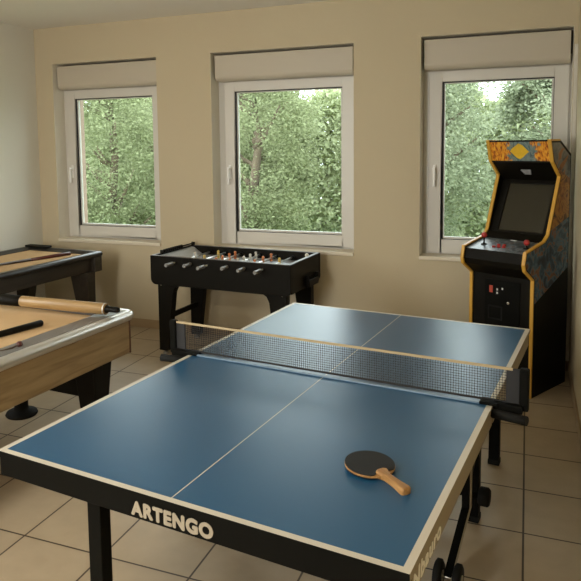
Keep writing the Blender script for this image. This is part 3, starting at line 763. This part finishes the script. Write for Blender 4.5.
# controls
def on_panel(y): return 1.026 + (1.076 - 1.026) * (y + .096) / .246
def joystick(x, y, s=1):
    z = on_panel(y)
    o = MB().lathe([(.022, -.002), (.022, .003), (.010, .006), (.006, .010), (.006, .055 * s)], (x, y, z), n=16).build('joystick', 'rubber', ar)
    MB().ball((x, y, z + .068 * s), .021).build('joystick_knob', 'red', o)
joystick(x0 + .085, .01); joystick(x1 - .045, .015, .62)
for k, (dx, dy) in enumerate(((-.045, -.01), (-.01, -.005), (.025, 0), (-.03, .03), (.01, .035))):
    y = -.01 + dy; z = on_panel(y)
    MB().lathe([(.014, -.002), (.014, .005), (.010, .006), (.010, .010), (.0, .011)], (-AW / 2 + dx, y, z), n=16).build('button', 'red', ar)
MB().box(-AW / 2 - .005, -AW / 2 + .04, .133, .147, 1.074, 1.0775).build('instruction_sticker', 'white', ar)
# coin door
cd = MB().box(x0 + .10, x1 - .08, .004, .014, .40, .80).build('coin_door', 'blackmetal', ar, .004)
MB().box(x0 + .14, x0 + .165, -.001, .006, .705, .755).build('coin_button', 'redlit', cd)
for xx, zz in ((.195, .725), (.195, .70), (.235, .735)): MB().box(x0 + xx, x0 + xx + .010, 0, .006, zz, zz + .014).build('coin_slot', 'white', cd)
MB().lathe([(.011, 0), (.011, .006), (.006, .008)], (x0 + .285, .005, .645), (0, -1, 0), 16).build('door_lock', 'chrome', cd)
r = MB(); r.box(x0 + .13, x0 + .24, 0, .006, .60, .61); r.box(x0 + .13, x0 + .24, 0, .006, .51, .52); r.box(x0 + .13, x0 + .14, 0, .006, .52, .60); r.box(x0 + .23, x0 + .24, 0, .006, .52, .60)
r.build('coin_return', 'rubber', cd)

# ------------------------------------------------------------------ trees outside
struct(MB().box(-26, 14, 6.6, 34, -1.3, -1.2).build('ground', 'grass'))
def quads(me, V):
    n = len(V); me.vertices.add(n); me.vertices.foreach_set('co', V.astype(np.float32).ravel())
    me.loops.add(n); me.loops.foreach_set('vertex_index', np.arange(n, dtype=np.int32))
    me.polygons.add(n // 4); me.polygons.foreach_set('loop_start', np.arange(0, n, 4, dtype=np.int32)); me.update(calc_edges=True)
def tree(x, y, h, rx, ry, z_lo, seed, nleaf, leafsize, material, label):
    rng = np.random.default_rng(seed)
    root = empty('tree', (x, y, -1.2), 0, label, 'tree', None)
    # branching trunk
    pr = MB()
    trunk = [(0, 0, 0), (.05, .02, h * .2), (-.05, 0, h * .4), (.08, .03, h * .6), (0, 0, h * .85)]
    pr.path(trunk, [.16, .14, .11, .07, .03], 10)
    tips = []
    for k in range(16):
        t = rng.uniform(.12, .8); a = rng.uniform(0, 2 * math.pi); l = rng.uniform(.5, .95) * rx
        s = Vector((0, 0, h * t)); e = Vector((math.cos(a) * l, math.sin(a) * l * ry / rx, h * t + rng.uniform(.3, 1.1)))
        mid = s.lerp(e, .5) + Vector((0, 0, -.1)); pr.path([s, mid, e], [.06, .04, .015], 7); tips.append(e)
    pr.build('trunk', 'bark', root)
    # foliage: many small leaves in clumps
    ncl = 150
    u = rng.normal(size=(ncl, 3)); u /= np.linalg.norm(u, axis=1)[:, None]
    rad = rng.uniform(.35, 1, ncl) ** .5
    cz = (z_lo + h) / 2; hz = (h - z_lo) / 2
    cc = u * rad[:, None] * np.array([rx, ry, hz]) + np.array([0, 0, cz])
    ci = rng.integers(0, ncl, nleaf)
    pos = cc[ci] + np.clip(rng.normal(size=(nleaf, 3)), -2, 2) * np.array([.20, .20, .14])
    d1 = rng.normal(size=(nleaf, 3)) + np.array([0, 0, 0]); d1[:, 2] *= .55; d1 /= np.linalg.norm(d1, axis=1)[:, None]
    up = rng.normal(size=(nleaf, 3)) * .6 + np.array([0, 0, 1.0]); d2 = np.cross(d1, up); d2 /= np.linalg.norm(d2, axis=1)[:, None]
    L = leafsize * rng.uniform(.7, 1.3, nleaf)[:, None]
    V = np.stack([pos - d1 * L, pos + d2 * L * .5, pos + d1 * L, pos - d2 * L * .5], 1).reshape(-1, 3)
    me = bpy.data.meshes.new('foliage'); F = np.arange(nleaf * 4).reshape(-1, 4)
    quads(me, V); me.materials.append(M[material]); me.update()
    o = bpy.data.objects.new('foliage', me); COL.objects.link(o); o.parent = root
specs = [(-11.4, 12.4, 4.9, 1.16, 1.0, .2, 1, 36000, .034, 'leafA', 'tall sage green tree outside, left side of the left window'),
         (-8.2, 12.0, 4.9, 1.16, 1.0, .2, 2, 36000, .034, 'leafA', 'sage green tree outside the right half of the left window'),
         (-5.0, 12.2, 5.1, 1.16, 1.0, .2, 3, 36000, .033, 'leafA', 'sage green tree outside, left half of the middle window'),
         (-1.8, 12.4, 5.3, 1.16, 1.0, .2, 4, 36000, .034, 'leafB', 'blue green tree outside, left part of the right window'),
         (1.4, 12.0, 5.1, 1.16, 1.0, .2, 5, 30000, .034, 'leafB', 'blue green tree outside, behind the arcade machine'),
         (-13.6, 16.0, 4.8, 1.36, 1.1, .2, 6, 26000, .06, 'leafA', 'far tree glimpsed between the two trees of the left window'),
         (-10.0, 16.4, 5.0, 1.36, 1.1, .2, 7, 28000, .06, 'leafA', 'far tree filling the gap at the right edge of the left window'),
         (-6.4, 16.0, 5.3, 1.36, 1.1, .2, 8, 28000, .06, 'leafA', 'far tree behind the middle window, left of its centre'),
         (-2.8, 16.3, 5.4, 1.36, 1.1, .2, 10, 28000, .06, 'leafA', 'far tree behind the right half of the middle window'),
         (0.8, 16.0, 5.4, 1.36, 1.1, .2, 9, 28000, .06, 'leafB', 'far tree behind the two trees of the right window')]
for sp_ in specs: tree(*sp_)
# an overgrown hedge closes the view behind the trees
rng = np.random.default_rng(42); nl = 170000
pos = np.stack([rng.uniform(-27, 9, nl), rng.uniform(20, 21.4, nl), np.zeros(nl)], 1)
top = 3.7 + .5 * np.sin(pos[:, 0] * 1.3) + .35 * np.sin(pos[:, 0] * 3.1 + 1)
pos[:, 2] = -1.2 + (top + 1.2) * rng.uniform(0, 1, nl) ** .9
d1 = rng.normal(size=(nl, 3)); d1 /= np.linalg.norm(d1, axis=1)[:, None]
d2 = np.cross(d1, rng.normal(size=(nl, 3))); d2 /= np.linalg.norm(d2, axis=1)[:, None]
Lf = .10 * rng.uniform(.7, 1.3, nl)[:, None]
V = np.stack([pos - d1 * Lf, pos + d2 * Lf * .5, pos + d1 * Lf, pos - d2 * Lf * .5], 1).reshape(-1, 3)
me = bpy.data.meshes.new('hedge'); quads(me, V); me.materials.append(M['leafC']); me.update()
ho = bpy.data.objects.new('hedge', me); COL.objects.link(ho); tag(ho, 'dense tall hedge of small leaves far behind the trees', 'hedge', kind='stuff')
